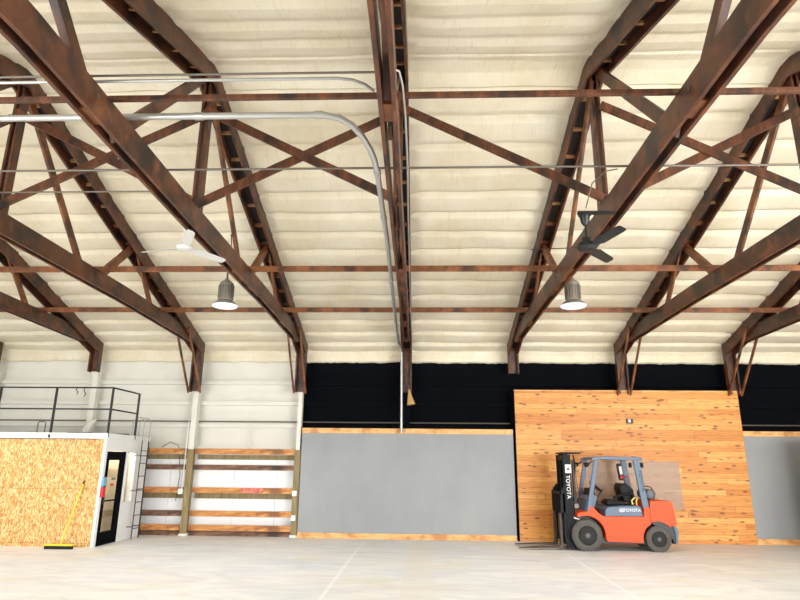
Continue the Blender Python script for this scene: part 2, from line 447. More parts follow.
o = MB().box(9.72, XR, 14.0, 16.0, 0, 2.7).build('wall_right_or_blocker', M['white_dirty']); tag(o, kind='structure')  # low block added out of view to shade the right grey partition
# ---------------------------------------------------------------- roof trusses
def make_truss(i, brace, zend):
    X = A0 + i*S
    t = empty('roof_truss', (X, YR, 5.2))
    CH = M['truss']
    TD = .28                         # visible depth of the top chord
    cm = lambda d: float(np.interp(d, (-8,-6,-4,-2,0,2,4,6,8), (0,.1,.17,.13,.09,.09,.09,.05,0)))   # camber
    for sg in (-1, 1):
        x0, x1 = (X+.105, X+.15) if sg > 0 else (X-.15, X-.105)
        for side in (-1, 1):
            ye = YR + side*9.0
            p = [(YR, ZR+.0), (ye, zroof(ye)), (ye, zend), (ye-side*.17, zend), (ye-side*.17, zroof(ye)-.33), (YR, ZR-TD-.02)]
            MB().prismx(p, x0, x1).build('top_chord', CH, t, bevel=.004)
        b0, b1 = (X+.045, X+.09) if sg > 0 else (X-.09, X-.045)
        lo = [(YR+d, 5.2+cm(d)) for d in (-8, -6, -4, -2, 0, 2, 4, 6, 8)]
        hi = [(YR+d, 5.53+cm(d)) for d in (7.6, 6, 4, 2, 0, -2, -4, -6, -7.6)]
        MB().prismx(lo + [(YR+8.35,5.3),(YR+8.1,5.44)] + hi + [(YR-8.1,5.44),(YR-8.35,5.3)], b0, b1).build('bottom_chord', CH, t, bevel=.004)
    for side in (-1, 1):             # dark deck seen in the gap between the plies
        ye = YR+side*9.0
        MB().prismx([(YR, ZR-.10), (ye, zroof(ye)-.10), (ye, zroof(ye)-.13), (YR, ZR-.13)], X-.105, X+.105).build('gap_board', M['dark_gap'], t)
        MB().prismx([(ye, zroof(ye)-.13), (ye, zend+.02), (ye-side*.03, zend+.02), (ye-side*.03, zroof(ye)-.13)], X-.105, X+.105).build('heel_board', M['truss'], t)
        k = 0
        while .5+k*.613 < 8.8:       # spacer blocks
            y = YR + side*(.5+k*.613); z = zroof(y)-.13
            hw = .018 if k < 5 else .05
            MB().prismx([(y-hw, z+.01), (y+hw, z+.01), (y+hw, z-.05), (y-hw, z-.05)], X-.104, X+.104).build('spacer_block', M['block'] if k < 5 else M['truss_warm'], t); k += 1
    for (y, hw) in ((YR-6.2,.15), (YR-2.9,.15), (YR+2.9,.9), (YR+6.2,.3), (YR+8.0,.25)):
        d = y-YR
        MB().prismx([(y-hw, 5.24+cm(d-hw)), (y+hw, 5.24+cm(d+hw)), (y+hw, 5.42+cm(d+hw)*.6), (y-hw, 5.42+cm(d-hw)*.6)], X-.044, X+.044).build('spacer_block', M['truss_warm'], t)
    # king post and fan of webs
    for sg in (-1, 1):
        MB().box(X+sg*.045-.02, X+sg*.045+.02, YR, YR+.16, 5.33, 7.85).build('king_post', CH, t, bevel=.004)
    for side in (-1, 1):
        W = M['truss_warm'] if side > 0 else CH
        for (y0, z0, y1, z1, nm) in ((.12, 7.85, 2.5, 5.4, 'long_web'), (4.3, zroof(YR+4.3)-.14, 2.95, 5.45, 'short_web'), (4.55, zroof(YR+4.55)-.12, 5.6, 5.42, 'heel_web')):
            MB().bar((X, YR+side*y0, z0), (X, YR+side*y1, z1), .045 if nm != 'short_web' else .085, .16, up=(0,1,0)).build(nm, W, t, bevel=.004)
        for sg in (-1, 1):
            if brace:
                MB().bar((X+sg*.172, YR+side*7.55, 5.5), (X+sg*.172, YR+side*8.9, 3.88), .04, .075, up=(0,1,0)).build('knee_brace', M['truss_warm'], t, bevel=.003)
    for (dy, z) in ((2.7,5.40),(3.0,5.52),(7.7,5.42),(-2.7,5.46),(-3.0,5.56)):
        MB().lathe([(.022,-.098),(.022,.098)], (X, YR+dy, z), 'x', 8).build('bolt', M['dull_steel'], t)
    return t
names = {-4: 'dark timber roof truss cut off by the left edge of the view',
 -3: 'dark timber roof truss ending above the railing of the strand board room',
 -2: 'dark timber roof truss ending over the post between the wall boards',
 -1: 'dark timber roof truss ending where the white wall meets the black wall',
 0: 'dark timber roof truss seen end on down the middle, with conduit beside it',
 1: 'dark timber roof truss carrying the black fan, ending at the pine wall left edge',
 2: 'dark timber roof truss ending above the middle of the pine board wall',
 3: 'dark timber roof truss ending at the right edge of the pine board wall',
 4: 'dark timber roof truss beyond the right end of the pine board wall'}
TA = make_truss(-4, False, 4.46); TB = make_truss(-2, True, 3.9); TC = make_truss(0, False, 3.9)
for i in trusses:
    t = {-4: TA, -2: TB, 0: TC}.get(i) or copy_tree(TB if i in (-1, 2, 3, 4) else TA)
    t.location.x = A0 + i*S + TH*9; t.rotation_euler.z = TH
    tag(t, names[i], 'roof truss', 'timber roof trusses')

# ---------------------------------------------------------------- columns under the trusses
for i in trusses:
    X = A0+i*S
    if i <= -1:
        z1 = 4.46 if i in (-3, -4) else 3.95
        w = {-3: .085, -4: .085, -2: .075, -1: .06}[i]
        b = MB(); b.box(X-w, X+w, 17.3, 17.5, 2.3 if i > -3 else 0, z1)
        lab = {-4: 'white painted post at the far left edge of the view behind the railing', -3: 'white painted timber post standing behind the railing of the strand board room',
               -2: 'white painted post with olive foot between the two bays of wall boards', -1: 'narrow white painted post where the white wall meets the black wall'}[i]
        t = empty('wall_post', (X, 17.4, 0), lab, 'post', 'posts along the back wall')
        b.build('painted_shaft', M['white_dirty'], t, bevel=.006)
        if i > -3: MB().box(X-.09, X+.09, 17.3, 17.48, .06, 2.3).build('bare_foot', M['olive'], t, bevel=.006); 
        if i > -3: MB().box(X-.11, X+.11, 17.28, 17.5, 0, .06).build('base_shoe', M['white_dirty'], t)
    else:
        t = MB().box(X-.09, X+.09, 17.4, 17.6, 0, 3.95).build('wall_post', M['black'], off=(X, 17.5, 0))
        lab = {0: 'black painted post under the middle truss behind the grey partition', 1: 'black painted post behind the left edge of the pine board wall',
               2: 'black painted post behind the middle of the pine board wall', 3: 'black painted post behind the right edge of the pine board wall', 4: 'black painted post behind the right grey partition'}[i]
        tag(t, lab, 'post', 'posts along the back wall')

# ---------------------------------------------------------------- lengthwise members
def runner(name, y, z, w, h, lab, x0=XL+.1, x1=XR-.1, mat='truss_warm'):
    o = MB().box(x0, x1, y-w/2, y+w/2, z-h/2, z+h/2).build(name, M[mat], bevel=.003); return tag(o, lab, 'beam', 'lengthwise beams on the trusses')
runner('runner_beam', 5.53, 5.71, .05, .055, 'thin brown beam crossing the trusses nearest the camera, above the large conduit', mat='truss')
runner('runner_beam', 11.28, 5.68, .045, .115, 'long brown beam resting on the trusses, above the bell lamps')
runner('runner_beam', 14.46, 5.645, .045, .12, 'long brown beam resting on the trusses, lowest and farthest, behind the bell lamps')

# cross bracing between the king posts
def cb(i, up, lab):
    X0 = A0+i*S+TH*9+.03; X1 = A0+(i+1)*S+TH*9-.03
    a, c = (X0, 5.70), (X1, 7.2)
    if not up: a, c = (X0, 7.28), (X1, 5.74)
    y = YR-.027 if up else YR-.075
    o = MB().bar((a[0], y, a[1]), (c[0], y, c[1]), .045, .135, up=(0,0,1)).build('cross_brace', M['truss'], bevel=.003)
    tag(o, lab, 'brace', 'diagonal braces along the ridge')
bays = {-4: 'leftmost bay of the roof', -3: 'bay above the strand board room', -2: 'second bay left of the middle truss', -1: 'bay just left of the middle truss', 0: 'bay just right of the middle truss', 1: 'bay right of the black fan', 2: 'rightmost bay of the roof in view'}
for i in range(-4, 3):
    cb(i, False, 'brown diagonal brace falling to the right in the ' + bays[i])
    if i != 0: cb(i, True, 'brown diagonal brace rising to the right in the ' + bays[i])

# ---------------------------------------------------------------- pipes and conduits
def pipe(name, pts, r, mat, lab, cat='pipe', grp=None, n=10, coll=None):
    b = MB().tube(pts, r, n)
    if coll is None: return tag(b.build(name, M[mat], smooth=True), lab, cat, grp)
    t = empty(name, pts[0], lab, cat, grp); b.build('tube', M[mat], t, smooth=True)
    for p, d in coll:
        p = Vector(p); d = Vector(d)
        MB().tube([p-d*.05, p+d*.05], r*1.22, n).build('coupling', M[mat], t, smooth=True)
    return t
zc, yc = 5.725, 5.90
pts = [(XL+.1, yc, zc), (-1.1, yc, zc), (-.92, 5.93, 5.70), (-.78, 5.99, 5.64), (-.68, 6.08, 5.56), (-.60, 6.2, 5.47), (-.555, 6.34, 5.40), (-.54, 6.6, 5.38), (-.55, 9, 5.37), (-.64, 14, 5.33), (-.67, 16.8, 5.28)]
for k in range(1, 6):
    a = math.radians(90*k/5); pts.append((-.67+.09*k/5, 16.8+.2*math.sin(a), 5.28-.2*(1-math.cos(a))))
pts += [(-.57, 17.02, 2.8)]
pipe('electrical_conduit', pts, .037, 'steel', 'thick grey conduit running across the roof and bending down beside the middle truss', 'conduit',
     coll=[((-6, yc, zc), (1,0,0)), ((-4.9, yc, zc), (1,0,0)), ((-2.5, yc, zc), (1,0,0)), ((-1.15, yc, zc), (1,0,0)), ((-.54, 6.6, 5.38), (0,1,0)), ((-.545, 8.0, 5.373), (0,1,0)), ((-.59, 11, 5.35), (0,1,0))])
p = [(XL+.1, 5.23, 5.715), (-.85, 5.23, 5.715), (-.7, 5.26, 5.715), (-.58, 5.33, 5.71), (-.50, 5.44, 5.71)]
pipe('thin_conduit', p, .016, 'steel', 'thin grey conduit high on the left, above the thick conduit, curving into the middle truss', 'conduit')
pipe('thin_conduit', [(XL+.1, 5.14, 5.715), (-.45, 5.14, 5.715)], .012, 'dull_steel', 'thin dark pipe running just above the curved thin conduit on the left', 'conduit')
pipe('thin_conduit', [(XL+.1, 7.05, 5.665), (XR-.1, 7.05, 5.665)], .014, 'dull_steel', 'thin dark conduit crossing the full width above the fans', 'conduit')
pipe('thin_conduit', [(XL+.1, 7.67, 5.655), (-3.6, 7.67, 5.655)], .011, 'dull_steel', 'thin dark conduit on the left, lowest of the thin ones, ending at the third truss', 'conduit')
pipe('thin_conduit', [(-.30, 4.95, 5.62), (-.22, 5.0, 5.62), (-.19, 5.15, 5.56), (-.17, 5.5, 5.42), (-.17, 6.5, 5.38), (-.19, 7.5, 5.38), (-.26, 13, 5.36), (-.28, 16.4, 5.3)], .012, 'steel', 'thin grey conduit running along the right side of the middle truss', 'conduit')
pipe('sprinkler_pipe', [(XL+.1, 17.56, 3.09), (XR-.1, 17.56, 3.09)], .018, 'dull_steel', 'thin horizontal pipe along the back wall just above the grey partitions', 'pipe')

# ---------------------------------------------------------------- bell lamps
LAMPS = [((-4.21, 12.3), 'grey bell shaped ceiling lamp with a glowing white reflector, left of the middle truss'),
         ((3.17, 12.3), 'grey bell shaped ceiling lamp with a glowing white reflector, hanging under the black fan')]
def make_lamp(x, y, lab):
    t = empty('bell_lamp', (x, y, 5.14), lab, 'ceiling lamp', 'bell lamps hanging from the roof')
    zt = zroof(y)
    MB().tube([(x, y, zt-.02), (x+.03, y, zt-.25), (x-.02, y, zt-.5), (x, y, zt-.75), (x, y, 5.88)], .011, 8).build('cord', M['black_metal'], t, smooth=True)
    MB().tube([(x, y, 5.92), (x, y, 5.78)], .02, 10).build('hook', M['dull_steel'], t)
    b = MB().lathe([(.03,5.80),(.05,5.77),(.12,5.71),(.15,5.68),(.15,5.64),(.14,5.62),(.145,5.33),(.13,5.30)], (x,y,0), 'z', 28)
    for k in range(18):
        a = 2*math.pi*k/18; b.bar((x+.15*math.cos(a), y+.15*math.sin(a), 5.63), (x+.15*math.cos(a), y+.15*math.sin(a), 5.33), .012, .03, up=(math.cos(a), math.sin(a), 0))
    b.build('housing', M['lamp_body'], t)
    MB().lathe([(.13,5.31),(.17,5.29),(.24,5.23),(.26,5.2),(.255,5.2),(.23,5.225),(.16,5.275)], (x,y,0), 'z', 36).build('reflector', M['lamp_body'], t, smooth=True)
    MB().lathe([(.262,5.20),(.268,5.18),(.25,5.165),(.2,5.155),(.02,5.15)], (x,y,0), 'z', 36).build('diffuser', M['glow'], t, smooth=True)
    return t
l0 = make_lamp(*LAMPS[0][0], LAMPS[0][1])
l1 = copy_tree(l0); l1.location.x = LAMPS[1][0][0]; l1['label'] = LAMPS[1][1]

# ---------------------------------------------------------------- ceiling fans
def make_fan(name, hub, ztop, blades, R, mat, lab, armx, yoff=0):
    x, y, z = hub
    t = empty(name, (x, y, z), lab, 'ceiling fan')
    b = MB().tube([(x, y, ztop-.02), (x, y, z+.1)], .014, 10); b.build('rod', M[mat], t)
    MB().lathe([(.085,ztop),(.085,ztop-.02),(.07,ztop-.03),(.055,ztop-.12),(.03,ztop-.16)], (x,y,0), 'z', 20).build('canopy', M[mat], t, smooth=True)
    MB().box(min(x-.09, armx), max(x+.09, armx), y-.03, y+.03, ztop, ztop+.035).build('bracket', M[mat], t)
    MB().lathe([(.03,z+.14),(.06,z+.12),(.065,z+.06),(.12,z+.04),(.135,z-.01),(.10,z-.05),(.03,z-.06)], (x,y,0), 'z', 28).build('motor', M[mat], t, smooth=True)
    for a in blades:
        a = math.radians(a); d = Vector((math.cos(a), math.sin(a), 0)); n = Vector((-d.y, d.x, 0))
        o = Vector((x, y, z-.01)); vs = []
        for r, w in ((.1,.03),(.18,.04),(.26,.07),(R-.06,.06),(R-.01,.05),(R,.03)):
            for sgn in (-1, 1):
                for dz in (0, .008): vs.append(o + d*r + n*w*sgn + Vector((0,0,dz - w*sgn*.33)))
        fs = [(0,1,3,2)]
        for k in range(5):
            q = 4*k; fs += [(q,q+4,q+5,q+1),(q+2,q+3,q+7,q+6),(q,q+2,q+6,q+4),(q+1,q+5,q+7,q+3)]
        fs.append((20,22,23,21))
        MB().add(vs, fs).build('blade', M[mat], t)
    return t
make_fan('ceiling_fan', (2.16, 7.5, 4.74), 5.20, (173, 50, -70), .73, 'black_metal', 'black three bladed ceiling fan hanging from the truss right of the middle', A0+S-.05)
make_fan('ceiling_fan', (-3.78, 8.9, 5.27), 5.68, (164, 58, -62), .8, 'fan_white', 'white three bladed ceiling fan hanging beside the truss left of the middle', A0-S-.05)
pipe('fan_cable', [(2.5, 7.08, 5.64), (2.35, 7.1, 5.62), (2.2, 7.2, 5.5), (2.16, 7.42, 5.25)], .008, 'dull_steel', 'thin grey cable looping from the high conduit down to the black fan', 'cable')

# ---------------------------------------------------------------- back wall partitions
def partition(x0, x1, lab):
    t = empty('grey_partition', ((x0+x1)/2, 17.3, 0), lab, 'partition', 'grey partitions under the black wall')
    MB().box(x0, x1, 17.22, 17.36, .14, 2.77).build('panel', M['grey_panel'], t)
    MB().box(x0, x1, 17.2, 17.38, 2.77, 2.91).build('top_rail', M['rail_wood'], t, bevel=.004)
    MB().box(x0, x1, 17.2, 17.38, 0, .14).build('bottom_rail', M['rail_wood'], t, bevel=.004)
partition(-3.37, 2.53, 'wide light grey partition with pale pine rails in the middle of the back wall')
partition(8.80, 13.5, 'grey partition with pale pine rails right of the pine board wall')
t = empty('pine_board_wall', (5.69, 17.25, 0), 'tall knotty pine board wall standing behind the forklift', 'wood wall')
MB().box(2.60, 8.785, 17.18, 17.3, 0, 3.98).build('board_cladding', M['planks'], t)
MB().box(2.575, 2.60, 17.17, 17.35, 0, 3.98).build('edge_strip', M['black'], t)
MB().box(2.60, 8.785, 17.17, 17.32, 3.98, 4.005).build('cap_strip', M['rail_wood'], t)
o = MB().box(4.42, 6.96, 17.165, 17.172, .84, 2.08).build('plastic_sheet', M['sheet']); tag(o, 'hazy pale plastic sheet fixed flat on the pine board wall behind the forklift', 'sheet')
t = empty('outlet_box', (5.75, 17.15, 3.1), 'small dark outlet box with a white face high on the pine board wall', 'outlet box')
MB().box(5.66, 5.83, 17.13, 17.18, 3.09, 3.22).build('box', M['black_metal'], t)
MB().box(5.7, 5.76, 17.122, 17.13, 3.12, 3.2).build('face', M['white'], t)

# white lower cladding behind the racks of boards, then the boards
for (x0, x1) in ((-8.4, -6.55), (-6.54, -3.5)):
    b = MB(); x = x0
    while x < x1-.01:
        b.box(x, min(x+1.2, x1)-.008, 17.70, 17.75, .1, 2.28); x += 1.2
    tag(b.build('trim_2', plain('white_sheet', (246,248,250), .55)), kind='structure')
rows = [(2.245, .15, 'girt'), (1.81, .14, 'girt_dark'), (1.195, .15, 'girt'), (.58, .15, 'girt'), (.21, .15, 'girt')]
olive_rows = [(2.09, .13), (1.03, .14)]
bayX = [(-8.3, -6.63, 'left of the olive post'), (-6.43, -3.57, 'right of the olive post')]
rown = ['topmost', 'second from the top', 'middle', 'second from the bottom', 'lowest']
for bi, (x0, x1, bn) in enumerate(bayX):
    for k, (z, h, m) in enumerate(rows):
        mm = m if not (bi == 0 and k == 3) else 'girt_dark'
        x0b, x1b = (x0, x1)
        o = MB().box(x0b, x1b, 17.36, 17.40, z-h/2, z+h/2).build('wall_board', M[mm], bevel=.003)
        if bi == 1 and k == 2: smear_board = o
        tag(o, ('weathered grey brown' if mm == 'girt_dark' else 'orange brown') + ' horizontal board, %s of the five, %s' % (rown[k], bn), 'board', 'horizontal boards on the white wall')
    for k, (z, h) in enumerate(olive_rows):
        o = MB().box(x0, x1, 17.65, 17.69, z-h/2, z+h/2).build('backing_board', M['olive'], bevel=.003)
        tag(o, 'olive brown board set back under the %s orange board %s' % (('topmost', 'middle')[k], bn), 'board', 'olive backing boards')
    o = MB().box(x0, x1, 17.42, 17.5, 0, .11).build('sill_board', M['girt_dark'], bevel=.003)
    tag(o, 'dark floor sill beneath the lowest board %s' % bn, 'board')
# pink paint smear on the middle board right of the post
MB().box(-5.02, -4.4, 17.357, 17.3605, 1.135, 1.255).build('paint_smear', plain('pink_smear', (224,120,104), .6, vary=.3, bscale=12), smear_board)['label'] = 'pink red paint smear'
for (x, z, l) in ((A0-2*S-.16, 1.16, 'small white junction box on the olive post beside the middle board'), (A0-S-.02, 1.14, 'small white junction box on the post beside the grey partition, upper of two'), (A0-S-.02, .5, 'small white junction box on the post beside the grey partition, lower of two')):
    tag(MB().box(x-.06, x+.06, 17.24, 17.302, z-.07, z+.07).build('junction_box', M['white'], bevel=.004), l, 'junction box', 'junction boxes on the posts')
pipe('white_conduit', [(A0-2*S-.13, 17.27, 1.2), (A0-2*S-.12, 17.27, 3.08)], .012, 'white', 'thin white conduit running up the post left of the long wall boards', 'conduit')
pipe('white_conduit', [(-4.95, 17.56, 2.3), (-4.95, 17.56, 3.06)], .014, 'white_dirty', 'short pale conduit standing on the white wall above the boards', 'conduit')
pipe('black_cable', [(-7.45, 17.5, 2.35), (-7.2, 17.45, 2.5), (-6.95, 17.45, 2.4), (-6.85, 17.5, 1.6), (-6.9, 17.5, .9)], .01, 'black_metal', 'black cable drooping over the boards beside the ladder', 'cable')
# small cone at the end of the middle truss
tag(MB().tube([(-.36, 16.95, 3.98), (-.34, 16.95, 3.8), (-.3, 16.95, 3.55)], .05, 14, radii=[.015, .06, .12]).build('horn_speaker', M['tan'], smooth=True), 'small tan cone hanging at the lower end of the middle truss', 'speaker')
pipe('speaker_cable', [(-.36, 17.06, 4.1), (-.36, 16.95, 3.97)], .012, 'dull_steel', 'short cable holding the tan cone under the middle truss', 'cable')

# ---------------------------------------------------------------- strand board room at left
XB = -7.72; YB = 14.85; YE = 17.25; ZB = 2.48
t = empty('strand_board_room', (XB, YB, 0), 'flat roofed room clad in strand board with a white side and white roof edge', 'room')
MB().box(XL+.05, XB-.06, YB, YB+.08, 0, ZB).build('strand_board_wall', M['osb'], t)
b = MB(); b.box(XB-.14, XB, YB+.001, YB+.12, 0, ZB)                      # corner trim
b.box(XB-.1, XB, YB+.12, YE, 2.2, ZB); b.box(XB-.1, XB, 15.94, 16.04, 0, 2.2); b.box(XB-.1, XB, 16.52, YE, 0, 2.2)
b.box(XB-.1, XB, 16.04, 16.52, 0, .92); b.box(XB-.6, XB, YE-.05, YE, 0, ZB)
b.build('white_side_wall', M['white'], t)
b = MB(); b.box(XL+.05, XB+.02, YB-.02, YE, ZB, ZB+.14); b.build('roof_deck', M['white'], t, bevel=.005)
MB().box(XL+.05, XB-.2, YB-.03, YB-.02, ZB-.012, ZB+.004).build('drip_edge', M['black_metal'], t)
MB().box(XB-.5, XB-.48, YB+.1, YE, 0, ZB-.02).build('inner_wall', M['beige'], t)
b = MB(); b.box(XB-.48, XB-.475, YB+.15, YE-.1, 1.55, 1.75); b.box(XB-.48, XB-.475, YB+.15, YE-.1, .55, .72)
b.build('reflection_band', M['beige_reflection'], t)  # bands painted for the wall boards mirrored in the door glass
w = MB()
w.box(XB-.06, XB+.015, 16.03, 16.07, .9, 2.2); w.box(XB-.06, XB+.015, 16.49, 16.53, .9, 2.2); w.box(XB-.06, XB+.015, 16.03, 16.53, .89, .93); w.box(XB-.06, XB+.015, 16.03, 16.53, 2.17, 2.21)
wf = w.build('window_frame', M['white'], t)
MB().box(XB-.05, XB-.045, 16.07, 16.49, .93, 2.17).build('window_pane', M['glass'], wf)
d = MB(); x0, x1 = XB-.05, XB+.01
d.box(x0, x1, YB+.13, YB+.25, 0, 2.19); d.box(x0, x1, 15.72, 15.93, 0, 2.19); d.box(x0, x1, YB+.25, 15.72, 1.98, 2.19); d.box(x0, x1, YB+.25, 15.72, 0, .3)
d.box(x0, x1, YB+.25, 15.72, 1.0, 1.03)
dr = d.build('door', M['black'], t)
MB().box(XB-.03, XB-.025, YB+.25, 15.72, .3, 1.98).build('door_glass', M['glass'], dr)
MB().box(XB+.01, XB+.05, 15.0, 15.03, .95, 1.2).build('door_handle', M['black_metal'], dr)
tag(MB().box(XB-.022, XB-.018, 15.38, 15.58, 1.5, 1.56).build('green_sticker', plain('sage_sticker', (110,130,105), .6), dr), None)
tag(MB().box(XB-.022, XB-.018, 15.34, 15.54, 1.36, 1.42).build('red_sticker', plain('red_sticker', (214,90,76), .6), dr), None)
tag(MB().box(XB+.0, XB+.07, YB+.02, YB+.14, 1.12, 1.35).build('fire_box', M['red'], bevel=.01), 'small red box mounted on the room corner beside the black door', 'box')
tag(MB().box(XB+.0, XB+.05, YB+.04, YB+.16, 1.37, 1.58).build('notice_card', M['blue'], bevel=.004), 'pale blue card holder fixed above the red box beside the black door', 'card')

# railing on the room
t = empty('guard_railing', (XB, YB, ZB+.14), 'black steel railing standing on the edge of the strand board room roof', 'railing')
XC = -7.72; Z0, Z1, Z2 = 2.52, 3.73, 3.2
for (x, y) in ((XC, YB+.01), (-9.16, YB+.01), (-10.6, YB+.01), (-12.05, YB+.01), (XC, 16.3)):
    MB().box(x-.022, x+.022, y-.022, y+.022, Z0, Z1).build('post', M['black_metal'], t)
for z in (Z1, Z2):
    MB().bar((XL+.1, YB+.01, z), (XC, YB+.01, z), .035, .035).build('rail', M['black_metal'], t)
    MB().bar((XC, YB+.01, z), (XC, 16.3, z), .035, .035).build('rail', M['black_metal'], t)
MB().box(-9.19, -9.13, YB-.022, YB-.012, 2.5, 2.58).build('foot_plate', M['black_metal'], t)
for x, dz in ((-8.62, 0), (-8.42, -.05)):
    tag(MB().tube([(x, YB-.02, 3.75), (x-.03, YB-.03, 3.66), (x+.03, YB-.03, 3.62+dz), (x, YB-.03, 3.56+dz)], .012, 8).build('hanging_hook', M['black_metal'], smooth=True),
        'small dark hook hanging from the top rail of the railing, %s of two' % ('left' if x < -8.5 else 'right'), 'hook', 'hooks on the railing')
for (x, lab) in ((-9.98, 'bent pale pipe stub sticking up from the room roof behind the railing'),):
    tag(MB().tube([(x, 15.6, ZB+.13), (x, 15.6, ZB+.42), (x+.03, 15.6, ZB+.45), (x+.17, 15.6, ZB+.45), (x+.2, 15.6, ZB+.42), (x+.2, 15.6, ZB+.13)], .014, 8).build('pipe_stub', M['dull_steel'], smooth=True), lab, 'pipe')
# planks lying on the room roof
for k, (x0, x1, y, z, ang) in enumerate(((-9.75, -7.95, 16.3, ZB+.165, .05), (-9.2, -8.6, 15.75, ZB+.165, -.05), (-11.6, -9.75, 16.85, ZB+.166, 0))):
    o = MB().bar((x0, y, z+ang*0), (x1, y+ang*2, z), .16, .05).build('loose_plank', M['black_metal'] if k < 2 else M['dull_steel'], bevel=.004)
    tag(o, ['long dark plank lying on the room roof beside the white post', 'short dark plank lying at the foot of the white post on the room roof', 'grey plank lying along the back of the room roof'][k], 'plank', 'planks on the room roof')
tag(MB().tube([(-9.42, 16.9, ZB+.14), (-9.4, 16.9, ZB+.34), (-9.3, 16.9, ZB+.5), (-9.22, 17.0, ZB+.6)], .05, 10, radii=[.14, .11, .08, .03]).build('cloth_bundle', M['white_dirty'], smooth=True), 'crumpled pale bundle at the foot of the white post on the room roof', 'bundle')

# ladder on the white side wall
t = empty('fixed_ladder', (XB+.12, 16.95, 0), 'black steel ladder fixed to the white end of the strand board room', 'ladder')
for y in (16.45, 16.84):
    MB().tube([(XB+.16, y, 0), (XB+.16, y, 2.5)], .014, 8).build('side_rail', M['black_metal'], t)
for y in (16.45, 16.84):
    MB().tube([(XB+.16, y, 2.5), (XB+.16, y, 3.0), (XB+.1, y, 3.1), (XB-.05, y, 3.12), (XB-.15, y, 3.0), (XB-.15, y, ZB+.13)], .013, 8).build('grab_hoop', M['steel'], t, smooth=True)
for k in range(7):
    MB().tube([(XB+.16, 16.45, .25+k*.33), (XB+.16, 16.84, .25+k*.33)], .010, 8).build('rung', M['black_metal'], t)
for z in (.3, 1.2, 2.1):
    for y in (16.45, 16.84):
        MB().bar((XB, y, z), (XB+.16, y, z), .02, .02).build('wall_bracket', M['black_metal'], t)

# push broom leaning on the strand board
t = empty('push_broom', (-8.33, 14.55, 0), 'yellow push broom leaning against the strand board wall', 'broom')
MB().tube([(-8.30, 14.52, .1), (-8.12, 14.80, 1.42)], .016, 10).build('handle', M['yellow'], t)
MB().tube([(-8.12, 14.80, 1.42), (-8.11, 14.815, 1.5)], .019, 10).build('grip', M['black_metal'], t)
MB().box(-8.66, -8.0, 14.47, 14.55, .07, .11).build('head', M['yellow'], t, bevel=.006)
MB().box(-8.65, -8.01, 14.465, 14.555, 0, .07).build('bristles', M['bristle'], t)

# ---------------------------------------------------------------- forklift
FX, FY = 4.7, 16.0
M['mast'] = plain('mast_steel', (10,13,19), .55, spec=.2)
fk = empty('forklift', (FX, FY, 0), 'orange and grey counterbalance forklift truck parked before the pine board wall', 'forklift')
def Y(d): return FY + d
# body side profile (x, z) on the near side
def archpts(cx, cz, r, a0, a1, n=14): return [(cx+r*math.cos(math.radians(a0+(a1-a0)*k/n)), cz+r*math.sin(math.radians(a0+(a1-a0)*k/n))) for k in range(n+1)]
FWX, FWZ, RWX, RWZ = 3.94, .355, 5.62, .29
body = [(3.72,.80),(3.76,.86),(4.0,.90),(4.07,1.02),(4.12,1.0),(4.25,.86),(4.36,.79),(5.31,.79),(5.33,1.0),(5.47,1.0),(5.47,.62)]
body += archpts(RWX, RWZ, .36, 118, 180, 8)[0:]
body += [(5.25,.2),(4.42,.22),(4.38,.28)]
body += archpts(FWX, FWZ, .44, 0, 100, 12)
body += [(3.76,.76)]
MB().prism(body, Y(-.55), Y(.55)).build('chassis', M['orange'], fk, bevel=.012)
MB().box(3.55, 4.35, Y(-.3), Y(.3), .25, .8).build('front_axle_housing', M['dark_grey'], fk)
MB().box(4.3, 5.4, Y(-.45), Y(.45), .17, .3).build('underbody', M['dark_grey'], fk)
# step recess line and handle strip on the side
MB().prism([(4.42,.58),(4.78,.60),(4.85,.66),(4.82,.68),(4.44,.66)], Y(-.56), Y(-.545)).build('step_lip', M['orange'], fk)
cw = [(5.48,1.0),(5.5,1.15),(6.0,1.15),(6.03,1.04),(6.08,.66),(6.06,.58),(5.96,.60)]
cw += archpts(RWX, RWZ, .40, 42, 110, 8) + [(5.48,.66)]
MB().prism(cw, Y(-.53), Y(.53)).build('counterweight', M['orange'], fk, bevel=.02)
MB().prism([(5.49,1.005),(6.04,1.0),(6.045,.99),(5.49,.995)], Y(-.534), Y(.534)).build('seam_line', M['dark_grey'], fk)
MB().prism([(5.48,.66)]+list(reversed(archpts(RWX, RWZ, .40, 42, 110, 8)))+[(5.95,.6),(6.06,.57),(6.09,.5),(6.05,.2),(6.0,.18),(5.96,.3)] , Y(-.5), Y(.5)).build('rear_fender', M['dark_grey'], fk)
MB().prism([(5.98,.57),(6.07,.57),(6.10,.45),(6.06,.2),(6.01,.2),(6.02,.42)], Y(-.54), Y(-.30)).build('rear_bumper', M['grey_paint'], fk, bevel=.01)
